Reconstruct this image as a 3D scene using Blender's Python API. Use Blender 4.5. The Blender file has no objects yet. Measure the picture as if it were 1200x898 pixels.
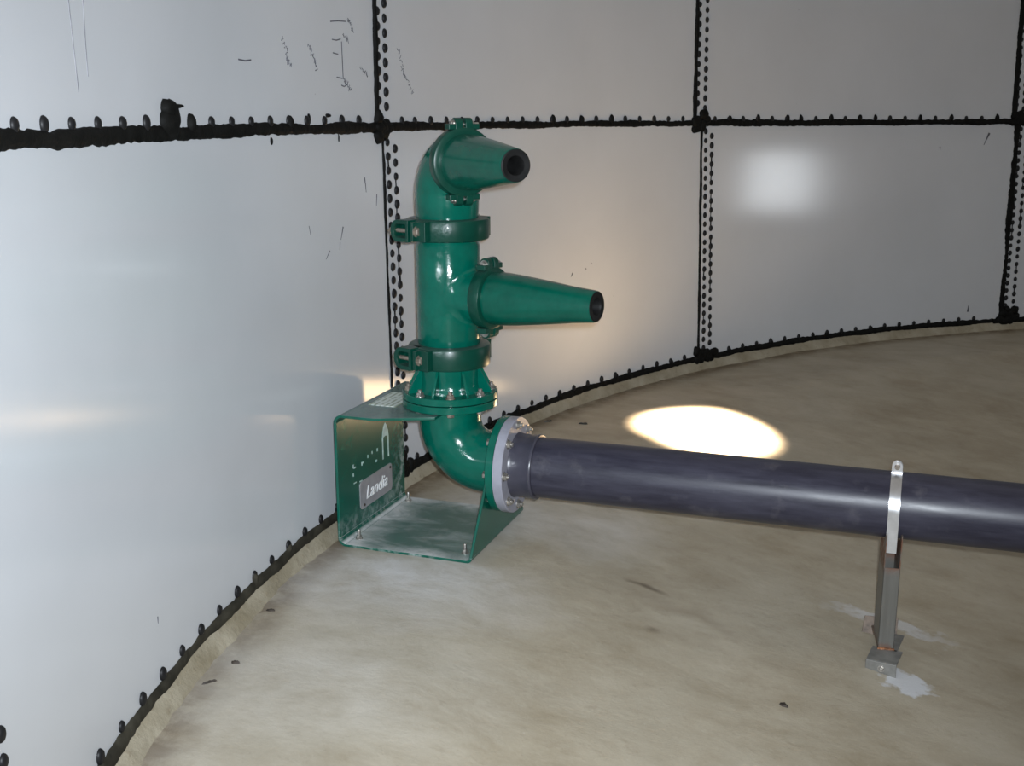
import bpy, bmesh, math, random
from mathutils import Vector, Matrix
random.seed(7)
S = bpy.context.scene
COL = S.collection
PI = math.pi
R = 5.991            # inner radius of the tank
ZS = 1.44            # height of the horizontal sheet joint
TH = math.atan2(-0.74481159, -0.66727482)
OX, OY = 3.67618, 4.20631
UX, UY = math.cos(TH), math.sin(TH)


def G(x, y, z=0.0):
    return Vector((OX + x * UX - y * UY, OY + x * UY + y * UX, z))


def floor_z(r):
    return -0.15 * max(0.0, 5.38 - max(r, 3.2))


# ------------------------------------------------------------------ materials
def new_mat(name):
    m = bpy.data.materials.new(name)
    m.use_nodes = True
    nt = m.node_tree
    return m, nt, nt.nodes['Principled BSDF']


class N:
    """small node-tree helper"""
    def __init__(self, nt):
        self.nt = nt

    def node(self, t, **kw):
        n = self.nt.nodes.new(t)
        for k, v in kw.items():
            setattr(n, k, v)
        return n

    def link(self, a, b):
        self.nt.links.new(a, b)

    def noise(self, vec, scale, detail=4, rough=.55, dist=0.0):
        n = self.node('ShaderNodeTexNoise')
        n.inputs['Scale'].default_value = scale
        n.inputs['Detail'].default_value = detail
        n.inputs['Roughness'].default_value = rough
        n.inputs['Distortion'].default_value = dist
        if vec is not None:
            self.link(vec, n.inputs['Vector'])
        return n.outputs['Fac']

    def ramp(self, fac, stops):
        n = self.node('ShaderNodeValToRGB')
        e = n.color_ramp.elements
        while len(e) < len(stops):
            e.new(.5)
        for el, (p, c) in zip(e, stops):
            el.position = p
            el.color = (c, c, c, 1) if not isinstance(c, tuple) else (*c, 1)
        self.link(fac, n.inputs['Fac'])
        return n.outputs['Color']

    def mix(self, fac, a, b, mode='MIX'):
        n = self.node('ShaderNodeMix', data_type='RGBA', blend_type=mode)
        for s, v in ((n.inputs[0], fac), (n.inputs[6], a), (n.inputs[7], b)):
            if isinstance(v, (int, float)):
                s.default_value = v
            elif isinstance(v, tuple):
                s.default_value = (*v, 1)
            else:
                self.link(v, s)
        return n.outputs[2]

    def math(self, op, a, b=None, c=None, clamp=False):
        n = self.node('ShaderNodeMath', operation=op, use_clamp=clamp)
        for i, v in enumerate((a, b, c)):
            if v is None:
                continue
            if isinstance(v, (int, float)):
                n.inputs[i].default_value = v
            else:
                self.link(v, n.inputs[i])
        return n.outputs[0]

    def vmath(self, op, a, b):
        n = self.node('ShaderNodeVectorMath', operation=op)
        for i, v in enumerate((a, b)):
            if isinstance(v, tuple):
                n.inputs[i].default_value = v
            else:
                self.link(v, n.inputs[i])
        return n.outputs[1] if op in ('DISTANCE', 'DOT_PRODUCT', 'LENGTH') else n.outputs[0]

    def bump(self, h, strength, dist, bsdf):
        n = self.node('ShaderNodeBump')
        n.inputs['Strength'].default_value = strength
        n.inputs['Distance'].default_value = dist
        self.link(h, n.inputs['Height'])
        self.link(n.outputs[0], bsdf.inputs['Normal'])

    def coord(self, which='Object'):
        return self.node('ShaderNodeTexCoord').outputs[which]


def simple(name, col, rough, metal=0.0, spec=.5, coat=0.0, var=.12, scale=25, bump=0.0, bscale=60, bdist=.002):
    m, nt, b = new_mat(name)
    n = N(nt)
    co = n.coord()
    f = n.noise(co, scale)
    dark = tuple(max(0, c * (1 - var)) for c in col)
    lite = tuple(min(1, c * (1 + var)) for c in col)
    c = n.mix(n.ramp(f, [(.35, 0.), (.65, 1.)]), dark, lite)
    n.link(c, b.inputs['Base Color'])
    rr = n.math('MULTIPLY_ADD', f, .12, rough - .06)
    n.link(rr, b.inputs['Roughness'])
    b.inputs['Metallic'].default_value = metal
    b.inputs['Specular IOR Level'].default_value = spec
    b.inputs['Coat Weight'].default_value = coat
    b.inputs['Coat Roughness'].default_value = .08
    if bump:
        n.bump(n.noise(co, bscale, 3), bump, bdist, b)
    return m


def mat_wall():
    m, nt, b = new_mat('enamelled_steel')
    n = N(nt)
    co = n.coord()
    f = n.noise(co, 1.3, 4, .6)
    c = n.mix(n.ramp(f, [(.3, 0.), (.7, 1.)]), (.515, .530, .555), (.555, .570, .598))
    # faint brownish water run above one sheet and small specks
    sp = n.ramp(n.noise(co, 9, 5, .7), [(.70, 0.), (.78, 1.)])
    c = n.mix(n.math('MULTIPLY', sp, .06), c, (.42, .36, .27))
    sc = n.node('ShaderNodeMapping')
    sc.inputs['Scale'].default_value = (40, 40, 46)
    n.link(co, sc.inputs[0])
    fl = n.ramp(n.noise(sc.outputs[0], 1, 2, .5), [(.80, 0.), (.82, 1.)])
    c = n.mix(n.math('MULTIPLY', fl, .35), c, (.06, .06, .06))
    n.link(c, b.inputs['Base Color'])
    n.link(n.math('MULTIPLY_ADD', f, .05, .105), b.inputs['Roughness'])
    b.inputs['Specular IOR Level'].default_value = .5
    n.bump(n.noise(co, 2.2, 2), .02, .01, b)
    return m


def mat_floor():
    m, nt, b = new_mat('stained_concrete')
    n = N(nt)
    co = n.coord()
    mp = n.node('ShaderNodeMapping', vector_type='TEXTURE')
    mp.inputs['Location'].default_value = (OX, OY, 0)
    mp.inputs['Rotation'].default_value = (0, 0, TH)
    n.link(co, mp.inputs[0])
    loc = mp.outputs[0]
    # trowel streaks: stretched noise
    st = n.node('ShaderNodeMapping')
    st.inputs['Rotation'].default_value = (0, 0, .25)
    st.inputs['Scale'].default_value = (1.0, 1.55, 1.0)
    n.link(loc, st.inputs[0])
    big = n.noise(loc, 1.3, 7, .66, .1)
    mid = n.noise(st.outputs[0], 3.4, 10, .70, .25)
    fine = n.noise(st.outputs[0], 12, 10, .80, .2)
    grit = n.noise(loc, 75, 4, .7)
    c = n.mix(n.ramp(mid, [(.32, 0.), (.68, 1.)]), (.282, .234, .160), (.415, .364, .278))
    c = n.mix(n.math('MULTIPLY', n.ramp(big, [(.42, 0.), (.7, 1.)]), .5), c, (.44, .405, .33))
    c = n.mix(n.math('MULTIPLY', n.ramp(fine, [(.55, 0.), (.72, 1.)]), .34), c, (.17, .125, .075))
    c = n.mix(n.math('MULTIPLY', n.ramp(fine, [(.26, 1.), (.42, 0.)]), .35), c, (.55, .52, .44))
    c = n.mix(n.math('MULTIPLY', n.ramp(grit, [(.60, 0.), (.74, 1.)]), .28), c, (.13, .10, .065))
    c = n.mix(n.math('MULTIPLY', n.ramp(grit, [(.24, 1.), (.36, 0.)]), .30), c, (.62, .60, .54))
    c = n.mix(n.math('MULTIPLY', n.ramp(n.noise(loc, 5.5, 9, .78, .15), [(.60, 0.), (.72, 1.)]), .38), c, (.20, .155, .095))
    # brown dirt line along the foot of the fillet
    rad = n.vmath('LENGTH', n.vmath('MULTIPLY', co, (1, 1, 0)), (0, 0, 0))
    band = n.ramp(n.math('SUBTRACT', rad, 5.0), [(.82, 0.), (.915, .9), (.96, 1.)])
    c = n.mix(n.math('MULTIPLY', n.math('MULTIPLY', band, n.ramp(n.noise(loc, 9, 6, .7), [(.36, .25), (.56, 1.)])), .9), c, (.13, .09, .05))
    wv = n.node('ShaderNodeMapping')
    wv.inputs['Scale'].default_value = (1, 1, 0)
    n.link(loc, wv.inputs[0])
    flat = wv.outputs[0]
    warp = n.node('ShaderNodeTexNoise')
    warp.inputs['Scale'].default_value = 5
    warp.inputs['Detail'].default_value = 6
    n.link(flat, warp.inputs['Vector'])
    wq = n.vmath('SUBTRACT', warp.outputs['Color'], (.5, .5, .5))

    def patch(c, cx, cy, rx, ry, rot, soft, amt, col, wamt=.35, tex=.0, wq=wq):
        q = n.node('ShaderNodeMapping', vector_type='TEXTURE')
        q.inputs['Location'].default_value = (cx, cy, 0)
        q.inputs['Rotation'].default_value = (0, 0, rot)
        q.inputs['Scale'].default_value = (rx, ry, 1)
        v = n.node('ShaderNodeVectorMath', operation='MULTIPLY_ADD')
        n.link(wq, v.inputs[0])
        v.inputs[1].default_value = (wamt, wamt, 0)
        n.link(flat, v.inputs[2])
        n.link(v.outputs[0], q.inputs[0])
        d = n.vmath('LENGTH', q.outputs[0], (0, 0, 0))
        msk = n.ramp(d, [(max(0, 1 - soft), 1.), (1., 0.)])
        if tex:
            msk = n.math('MULTIPLY', msk, n.ramp(mid, [(.5 - tex, 0.3), (.5 + tex, 1.)]))
        return n.mix(n.math('MULTIPLY', msk, amt), c, col)

    warp2 = n.node('ShaderNodeTexNoise')
    warp2.inputs['Scale'].default_value = 22
    warp2.inputs['Detail'].default_value = 6
    n.link(flat, warp2.inputs['Vector'])
    wf = n.vmath('SUBTRACT', warp2.outputs['Color'], (.5, .5, .5))
    white = (.60, .595, .595)
    # cement dust round the green stand
    c = patch(c, .02, -.50, .62, .36, .1, .75, .80, white, .35, .2)
    c = patch(c, -.02, -.36, .38, .14, .05, .6, .55, (.66, .66, .67), .25, .1)
    c = patch(c, .0, .12, .36, .46, .0, .6, .75, (.62, .62, .62), .25, .2)
    c = patch(c, .42, .28, .38, .34, .3, .8, .62, (.62, .615, .61), .3, .25)
    c = patch(c, .0, -1.15, .75, .60, .2, 1., .70, (.55, .535, .50), .5, .3)
    # grout under the support feet
    c = patch(c, 1.60, -.235, .085, .075, -.35, .25, .9, (.60, .61, .63), .16, 0, wf)
    c = patch(c, 1.53, .17, .26, .050, -.12, .55, .75, (.56, .565, .58), .22, .2, wf)
    # dark scuffs
    c = patch(c, .76, -.08, .10, .022, -.35, .8, .75, (.10, .07, .045), .12)
    c = patch(c, .84, -.37, .035, .025, 0, .8, .55, (.12, .09, .06), .06)
    c = patch(c, .90, -.20, .32, .06, -.35, 1., .45, (.20, .155, .10), .2)
    c = patch(c, -.05, -.9, .07, .06, 0, .5, .25, (.30, .27, .21), .05)
    n.link(c, b.inputs['Base Color'])
    n.link(n.math('MULTIPLY_ADD', big, -.25, .62), b.inputs['Roughness'])
    b.inputs['Specular IOR Level'].default_value = .38
    h = n.math('ADD', n.math('ADD', n.math('MULTIPLY', fine, .5), n.math('MULTIPLY', grit, .12)), mid)
    n.bump(h, .28, .012, b)
    return m


def mat_fillet():
    m, nt, b = new_mat('mortar_fillet')
    n = N(nt)
    co = n.coord()
    a = n.noise(co, 4, 6, .65)
    f = n.noise(co, 30, 6, .7)
    c = n.mix(n.ramp(a, [(.35, 0.), (.65, 1.)]), (.22, .185, .12), (.37, .33, .25))
    c = n.mix(n.math('MULTIPLY', n.ramp(f, [(.55, 0.), (.7, 1.)]), .5), c, (.16, .12, .07))
    n.link(c, b.inputs['Base Color'])
    b.inputs['Roughness'].default_value = .75
    n.bump(f, .5, .01, b)
    return m


def mat_green(name, col, rough, coat, dust, bumpy=0.0, spec=.5):
    """gloss paint; dust = how much cement dust has settled on faces that look up"""
    m, nt, b = new_mat(name)
    n = N(nt)
    co = n.coord()
    f = n.noise(co, 18, 5, .6)
    c = n.mix(n.ramp(f, [(.35, 0.), (.65, 1.)]), tuple(x * .88 for x in col), tuple(x * 1.1 for x in col))
    if dust:
        geo = n.node('ShaderNodeNewGeometry')
        sx = n.node('ShaderNodeSeparateXYZ')
        n.link(geo.outputs['Normal'], sx.inputs[0])
        upm = n.ramp(sx.outputs['Z'], [(.75, 0.), (.98, 1.)])
        d = n.ramp(n.noise(co, 7, 7, .7), [(.25, .35), (.75, 1.)])
        c = n.mix(n.math('MULTIPLY', n.math('MULTIPLY', upm, d), dust), c, (.30, .33, .33))
    n.link(c, b.inputs['Base Color'])
    n.link(n.math('MULTIPLY_ADD', f, .10, rough - .05), b.inputs['Roughness'])
    b.inputs['Coat Weight'].default_value = coat
    b.inputs['Coat Roughness'].default_value = .06
    b.inputs['Specular IOR Level'].default_value = spec
    if bumpy:
        pm = n.ramp(n.noise(co, 6, 2), [(.50, 0.12), (.62, 1.)])
        n.bump(n.math('MULTIPLY', n.noise(co, 70, 3, .6), pm), bumpy, .010, b)
    return m


def mat_base():
    """gloss green plate, its bottom caked with white cement powder"""
    m, nt, b = new_mat('green_paint_with_cement_powder')
    n = N(nt)
    co = n.coord()
    f = n.noise(co, 18, 5, .6)
    green = (.0006, .082, .055)
    c = n.mix(n.ramp(f, [(.35, 0.), (.65, 1.)]), tuple(x * .88 for x in green), tuple(x * 1.1 for x in green))
    geo = n.node('ShaderNodeNewGeometry')
    sn = n.node('ShaderNodeSeparateXYZ')
    n.link(geo.outputs['Normal'], sn.inputs[0])
    sp = n.node('ShaderNodeSeparateXYZ')
    n.link(co, sp.inputs[0])
    low = n.ramp(sp.outputs['Z'], [(.025, 1.), (.06, 0.)])
    upm = n.ramp(sn.outputs['Z'], [(.55, 0.), (.9, 1.)])
    st = n.node('ShaderNodeMapping')
    st.inputs['Scale'].default_value = (3.2, 7, 1)
    st.inputs['Rotation'].default_value = (0, 0, .15)
    n.link(co, st.inputs[0])
    pw = n.noise(st.outputs[0], 1.1, 9, .74, .5)
    # thick along the front, left and back rims of the plate
    dx = n.math('ADD', sp.outputs['X'], .315)
    rim = n.ramp(dx, [(.03, .24), (.14, 0.)])
    ay = n.math('ABSOLUTE', sp.outputs['Y'])
    rim2 = n.ramp(ay, [(.17, 0.), (.265, .20)])
    v = n.math('ADD', n.math('ADD', pw, rim), rim2)
    powder = n.ramp(v, [(.48, 0.14), (.64, .48), (.80, 1.)])
    pm = n.math('MULTIPLY', n.math('MULTIPLY', low, upm), powder)
    c = n.mix(n.math('MULTIPLY', pm, .92), c, (.62, .625, .63))
    # streaks of powder splashed up the upright near its rear edge and foot
    yb = n.ramp(sp.outputs['Y'], [(.14, 0.), (.26, 1.)])
    zb = n.ramp(sp.outputs['Z'], [(.10, 1.), (.36, 0.)])
    zf = n.ramp(sp.outputs['Z'], [(.02, .6), (.11, 0.)])
    pv = n.noise(co, 22, 7, .7)
    sv = n.math('MULTIPLY', n.math('MAXIMUM', n.math('MULTIPLY', yb, zb), zf), n.ramp(pv, [(.46, 0.), (.62, 1.)]))
    upr = n.ramp(sn.outputs['Z'], [(.3, 1.), (.7, 0.)])
    insd = n.ramp(sp.outputs['X'], [(.0, 1.), (.1, 0.)])
    c = n.mix(n.math('MULTIPLY', n.math('MULTIPLY', n.math('MULTIPLY', sv, upr), insd), .75), c, (.50, .53, .53))
    # settled dust on the top plate, with sky reflection painted into the grey
    hi = n.ramp(sp.outputs['Z'], [(.40, 0.), (.46, 1.)])
    dm = n.math('MULTIPLY', n.math('MULTIPLY', hi, upm), n.ramp(n.noise(co, 9, 7, .7), [(.25, .4), (.75, 1.)]))
    c = n.mix(n.math('MULTIPLY', dm, .55), c, (.26, .30, .30))
    n.link(c, b.inputs['Base Color'])
    n.link(n.math('MULTIPLY_ADD', pm, .5, .24), b.inputs['Roughness'])
    b.inputs['Coat Weight'].default_value = .25
    b.inputs['Coat Roughness'].default_value = .1
    n.bump(n.math('ADD', n.math('MULTIPLY', pm, .6), n.math('MULTIPLY', pv, .15)), .4, .006, b)
    return m


def mat_pipe():
    m, nt, b = new_mat('dark_grey_plastic')
    n = N(nt)
    co = n.coord()
    st = n.node('ShaderNodeMapping')
    st.inputs['Scale'].default_value = (2.0, 14, 14)
    n.link(co, st.inputs[0])
    f = n.noise(st.outputs[0], 2.2, 8, .7)
    g = n.noise(co, 9, 6, .65)
    c = n.mix(n.ramp(f, [(.35, 0.), (.7, 1.)]), (.019, .0185, .031), (.046, .045, .066))
    c = n.mix(n.math('MULTIPLY', n.ramp(g, [(.58, 0.), (.75, 1.)]), .30), c, (.15, .14, .15))
    n.link(c, b.inputs['Base Color'])
    n.link(n.math('MULTIPLY_ADD', f, .36, .20), b.inputs['Roughness'])
    b.inputs['Specular IOR Level'].default_value = .42
    n.bump(f, .10, .003, b)
    return m


def mat_label():
    m, nt, b = new_mat('printed_paper_label')
    n = N(nt)
    co = n.coord()
    w = n.node('ShaderNodeTexWave', wave_type='BANDS', bands_direction='X')
    w.inputs['Scale'].default_value = 16
    w.inputs['Distortion'].default_value = 1.2
    w.inputs['Detail'].default_value = 2
    n.link(co, w.inputs['Vector'])
    k = n.math('MULTIPLY', n.ramp(w.outputs['Fac'], [(.55, 0.), (.75, 1.)]), n.ramp(n.noise(co, 40, 3), [(.36, 0.), (.48, 1.)]))
    c = n.mix(n.math('MULTIPLY', k, .8), (.62, .68, .64), (.20, .25, .15))
    n.link(c, b.inputs['Base Color'])
    b.inputs['Roughness'].default_value = .4
    return m


def mat_post():
    m, nt, b = new_mat('rust_bloomed_stainless')
    n = N(nt)
    co = n.coord()
    st = n.node('ShaderNodeMapping')
    st.inputs['Scale'].default_value = (90, 90, 6)
    n.link(co, st.inputs[0])
    f = n.noise(st.outputs[0], 1, 4)
    c = n.mix(f, (.12, .115, .10), (.20, .195, .18))
    sp = n.node('ShaderNodeSeparateXYZ')
    n.link(co, sp.inputs[0])
    ends = n.math('MAXIMUM', n.ramp(sp.outputs['Z'], [(.04, 1.), (.075, 0.)]), n.ramp(sp.outputs['Z'], [(.29, 0.), (.325, 1.)]))
    r = n.math('MULTIPLY', ends, n.ramp(n.noise(co, 30, 5, .7), [(.36, 0.), (.55, 1.)]))
    c = n.mix(r, c, (.13, .055, .028))
    n.link(c, b.inputs['Base Color'])
    n.link(n.math('SUBTRACT', .5, n.math('MULTIPLY', r, .4)), b.inputs['Metallic'])
    n.link(n.math('MULTIPLY_ADD', r, .3, .42), b.inputs['Roughness'])
    return m


M = {}
M['wall'] = mat_wall()
M['floor'] = mat_floor()
M['fillet'] = mat_fillet()
M['seal'] = simple('black_sealant', (.006, .006, .0055), .65, spec=.10, var=.3, bump=.35, bscale=35, bdist=.01)
M['seal_dusty'] = simple('dusty_black_sealant', (.034, .031, .023), .75, spec=.12, var=.45, scale=9, bump=.4, bscale=35, bdist=.01)
M['cap'] = simple('black_plastic_cap', (.010, .010, .011), .48, spec=.25, var=.2)
M['mark'] = simple('marker_ink', (.09, .09, .11), .7, var=.3)
M['pencil'] = simple('pencil_mark', (.20, .20, .22), .7, var=.3)
M['green'] = mat_green('gloss_green_paint', (.0003, .098, .066), .15, .15, .04, .14, .34)
M['green_flat'] = mat_green('satin_dark_green_paint', (.0008, .042, .027), .34, .06, .14, .22, .36)
M['green_nozzle'] = mat_green('semi_gloss_green_paint', (.0005, .076, .050), .24, .10, .07, .12, .36)
M['base'] = mat_base()
M['rubber'] = simple('black_rubber', (.009, .009, .009), .55, spec=.2, var=.3)
M['steel'] = simple('bolt_steel', (.42, .40, .37), .36, metal=.85, var=.25, scale=60)
M['dullsteel'] = simple('dull_bolt_steel', (.26, .22, .18), .5, metal=.6, var=.35, scale=60)
M['plate'] = simple('brushed_nameplate', (.33, .32, .34), .42, metal=.25, var=.1)
M['letter'] = simple('bright_lettering', (.85, .86, .86), .35, var=.05)
M['cutout_decal'] = simple('pale_cutout_decal', (.42, .52, .49), .45, var=.25)  # painted pale for the light wall showing through cut-outs
M['label'] = mat_label()
M['pipe'] = mat_pipe()
M['flange'] = simple('grey_plastic_flange', (.285, .285, .335), .42, var=.08)
M['flangeface'] = M['flange']
M['strap'] = simple('bright_stainless_strap', (.62, .62, .63), .30, metal=.9, var=.08)
M['post'] = mat_post()
M['foot'] = simple('dull_stainless_plate', (.21, .205, .19), .5, metal=.4, var=.18, scale=30)
M['rustplate'] = simple('rusty_plate', (.13, .095, .07), .6, metal=.2, var=.4, scale=50)
M['weld'] = simple('rusty_weld', (.30, .13, .06), .6, metal=.2, var=.5, scale=90)
M['chip'] = simple('brown_debris', (.028, .02, .014), .7, var=.4, scale=80)
M['blackchip'] = simple('black_sealant_scrap', (.02, .018, .016), .5, var=.4, scale=80)
M['tie'] = simple('grey_plastic_collar', (.045, .044, .062), .30, var=.1)


# ------------------------------------------------------------------ mesh helpers
def frame(axis, up=None):
    a = Vector(axis).normalized()
    h = Vector(up) if up is not None else (Vector((0, 0, 1)) if abs(a.z) < .9 else Vector((1, 0, 0)))
    x = (h - a * h.dot(a)).normalized()
    return x, a.cross(x), a


def lathe(bm, prof, origin, axis, n=48, up=None, close=False):
    """prof: list of (radius, distance along axis)"""
    x, y, a = frame(axis, up)
    o = Vector(origin)
    rings = []
    for r, s in prof:
        if r < 1e-6:
            rings.append([bm.verts.new(o + a * s)])
        else:
            rings.append([bm.verts.new(o + a * s + (x * math.cos(2 * PI * k / n) + y * math.sin(2 * PI * k / n)) * r) for k in range(n)])
    pairs = list(zip(rings, rings[1:]))
    if close:
        pairs.append((rings[-1], rings[0]))
    for A, B in pairs:
        if len(A) == 1 and len(B) == 1:
            continue
        for k in range(n):
            j = (k + 1) % n
            if len(A) == 1:
                bm.faces.new((A[0], B[k], B[j]))
            elif len(B) == 1:
                bm.faces.new((A[k], B[0], A[j]))
            else:
                bm.faces.new((A[k], B[k], B[j], A[j]))


def cyl(bm, p0, p1, r, n=24, r1=None):
    p0, p1 = Vector(p0), Vector(p1)
    L = (p1 - p0).length
    lathe(bm, [(0, 0), (r, 0), (r if r1 is None else r1, L), (0, L)], p0, p1 - p0, n)


def sweep(bm, pts, radii, n=48, up=None):
    pts = [Vector(p) for p in pts]
    rings = []
    ref = None
    for i, p in enumerate(pts):
        t = (pts[min(i + 1, len(pts) - 1)] - pts[max(i - 1, 0)]).normalized()
        if ref is None:
            ref = frame(t, up)[0]
        ref = (ref - t * ref.dot(t)).normalized()
        b = t.cross(ref)
        rings.append([bm.verts.new(p + (ref * math.cos(2 * PI * k / n) + b * math.sin(2 * PI * k / n)) * radii[i]) for k in range(n)])
    for A, B in zip(rings, rings[1:]):
        for k in range(n):
            j = (k + 1) % n
            bm.faces.new((A[k], A[j], B[j], B[k]))
    bm.faces.new(rings[0][::-1])
    bm.faces.new(rings[-1])


def prism(bm, poly, d):
    """poly: closed list of 3-D points; d: extrusion vector"""
    d = Vector(d)
    A = [bm.verts.new(Vector(p)) for p in poly]
    B = [bm.verts.new(Vector(p) + d) for p in poly]
    bm.faces.new(A[::-1])
    bm.faces.new(B)
    for k in range(len(A)):
        j = (k + 1) % len(A)
        bm.faces.new((A[k], A[j], B[j], B[k]))


def box(bm, c, sx, sy, sz, ex=(1, 0, 0), ey=(0, 1, 0), ez=(0, 0, 1)):
    c, ex, ey, ez = Vector(c), Vector(ex), Vector(ey), Vector(ez)
    p = [c + ex * (sx / 2 * a) + ey * (sy / 2 * b) - ez * (sz / 2) for a, b in ((-1, -1), (1, -1), (1, 1), (-1, 1))]
    prism(bm, p, ez * sz)


def link(name, bm, mat, parent=None, smooth=35, bevel=0.0, segs=2):
    bmesh.ops.recalc_face_normals(bm, faces=bm.faces)
    me = bpy.data.meshes.new(name)
    bm.to_mesh(me)
    bm.free()
    me.materials.append(mat)
    o = bpy.data.objects.new(name, me)
    COL.objects.link(o)
    if parent is not None:
        o.parent = parent
    if smooth:
        me.polygons.foreach_set('use_smooth', [True] * len(me.polygons))
        me.set_sharp_from_angle(angle=math.radians(smooth))
    if bevel:
        b = o.modifiers.new('bevel', 'BEVEL')
        b.width = bevel
        b.segments = segs
        b.limit_method = 'ANGLE'
        b.angle_limit = math.radians(40)
        b.harden_normals = True
    return o


def NB():
    return bmesh.new()


def empty(name, loc, rz, label, cat, group=None):
    e = bpy.data.objects.new(name, None)
    e.empty_display_size = .1
    COL.objects.link(e)
    e.location = loc
    e.rotation_euler = (0, 0, rz)
    e['label'] = label
    e['category'] = cat
    if group:
        e['group'] = group
    return e


def az(d):
    return Vector((math.cos(math.radians(d)), math.sin(math.radians(d)), 0))


def hexbolt(bm, p, d, r, h, stud=0.0, sr=None):
    """washer + hex head at p pointing along d, optional stud through it"""
    d = Vector(d).normalized()
    lathe(bm, [(0, 0), (r * 1.25, 0), (r * 1.25, h * .2), (0, h * .2)], p, d, 20)
    lathe(bm, [(0, h * .2), (r, h * .2), (r, h * .85), (r * .86, h), (0, h)], p, d, 6)
    if stud:
        sr = sr or r * .55
        lathe(bm, [(0, h), (sr, h), (sr, h + stud * .85), (sr * .75, h + stud), (0, h + stud)], p, d, 14)


# ------------------------------------------------------------------ the tank (setting)
def W(a, z, off=0.0):
    r = R - off
    return Vector((r * math.sin(a), r * math.cos(a), z))


SEAM = [.7755, 1.2347, 1.6934]
DA = SEAM[1] - SEAM[0]
WALL_TOP = 5.6


def wall_piece(name, a0, a1):
    bm = NB()
    n = max(4, int((a1 - a0) / .012))
    zs = [-.02, WALL_TOP]
    inner, outer = [], []
    for i in range(n + 1):
        a = a0 + (a1 - a0) * i / n
        inner.append([bm.verts.new(W(a, z)) for z in zs])
        outer.append([bm.verts.new(W(a, z, -.03)) for z in zs])
    for i in range(n):
        bm.faces.new((inner[i][0], inner[i][1], inner[i + 1][1], inner[i + 1][0]))
        bm.faces.new((outer[i][0], outer[i + 1][0], outer[i + 1][1], outer[i][1]))
        bm.faces.new((inner[i][1], outer[i][1], outer[i + 1][1], inner[i + 1][1]))
        bm.faces.new((inner[i][0], inner[i + 1][0], outer[i + 1][0], outer[i][0]))
    o = link(name, bm, M['wall'], None, 30)
    o['kind'] = 'structure'
    return o


wall_left = wall_piece('wall_left', SEAM[0] - DA, SEAM[0])
wall_centre = wall_piece('wall_centre', SEAM[0], SEAM[1])
wall_right = wall_piece('wall_right', SEAM[1], SEAM[2])
wall_far = wall_piece('wall_far_right', SEAM[2], SEAM[2] + DA)
wall_rear = wall_piece('wall_rear', SEAM[2] + DA, SEAM[0] - DA + 2 * PI)

# floor: flat ring by the wall, then a shallow cone to the middle
bm = NB()
rr = [R + .02, 5.75, 5.55, 5.42, 5.36, 5.3, 5.1, 4.8, 4.5, 4.2, 3.9, 3.6, 3.35, 3.22, 3.1, 2.5, 1.5, .6]
nA = 180
rings = [[bm.verts.new((r * math.sin(2 * PI * k / nA), r * math.cos(2 * PI * k / nA), floor_z(r))) for k in range(nA)] for r in rr]
c0 = bm.verts.new((0, 0, floor_z(0)))
for A, B in zip(rings, rings[1:]):
    for k in range(nA):
        j = (k + 1) % nA
        bm.faces.new((A[k], A[j], B[j], B[k]))
for k in range(nA):
    bm.faces.new((rings[-1][k], rings[-1][(k + 1) % nA], c0))
flr = link('floor', bm, M['floor'], None, 40)
for p in flr.data.polygons:
    if p.normal.z < 0:
        p.flip()
flr['kind'] = 'structure'

# mortar fillet at the foot of the wall
bm = NB()
rnd = random.Random(3)
nF = 900
base, prev = 0.0, None
jit = [rnd.uniform(-1, 1) for _ in range(nF)]


def sm(k, w):
    return sum(jit[(k + i) % nF] for i in range(-w, w + 1)) / (2 * w + 1) ** .5


prof_rings = []
for k in range(nF):
    a = 2 * PI * k / nF
    wv = .038 + .009 * sm(k, 5) + .004 * jit[k]
    hv = .046 + .004 * sm(k + 300, 4)
    P_ = [(0.0, hv + .012), (.006, hv), (wv * .42, hv * .74 + .002 * jit[(k * 7) % nF]), (wv * .8, hv * .34), (wv, .003), (wv + .006, -.004)]
    prof_rings.append([bm.verts.new(W(a, z, o)) for o, z in P_])
for k in range(nF):
    A, B = prof_rings[k], prof_rings[(k + 1) % nF]
    for i in range(len(A) - 1):
        bm.faces.new((A[i], B[i], B[i + 1], A[i + 1]))
fil = link('trim_4', bm, M['fillet'], None, 60)
fil['kind'] = 'structure'
fil['label'] = 'rough mortar fillet along the foot of the tank wall'


# ------------------------------------------------------------------ sealant beads and bolt caps
def cap_mesh():
    bm = NB()
    r, h = .0142, .0105
    lathe(bm, [(r * 1.0, -.001), (r * 1.03, .002), (r * .98, h * .42), (r * .80, h * .74), (r * .48, h * .95), (0, h)], (0, 0, 0), (0, 0, 1), 16)
    bmesh.ops.recalc_face_normals(bm, faces=bm.faces)
    me = bpy.data.meshes.new('bolt_cap')
    bm.to_mesh(me)
    bm.free()
    me.materials.append(M['cap'])
    me.polygons.foreach_set('use_smooth', [True] * len(me.polygons))
    return me


CAP = cap_mesh()
crnd = random.Random(11)


def cap(a, z, parent):
    o = bpy.data.objects.new('bolt_cap', CAP)
    COL.objects.link(o)
    n = -Vector((math.sin(a), math.cos(a), 0))
    q = n.to_track_quat('Z', 'Y')
    o.rotation_mode = 'QUATERNION'
    o.rotation_quaternion = q
    s = crnd.uniform(.9, 1.1)
    o.scale = (s, s * crnd.uniform(1.08, 1.26), s)
    o.location = W(a, z)
    o.parent = parent
    return o


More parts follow.
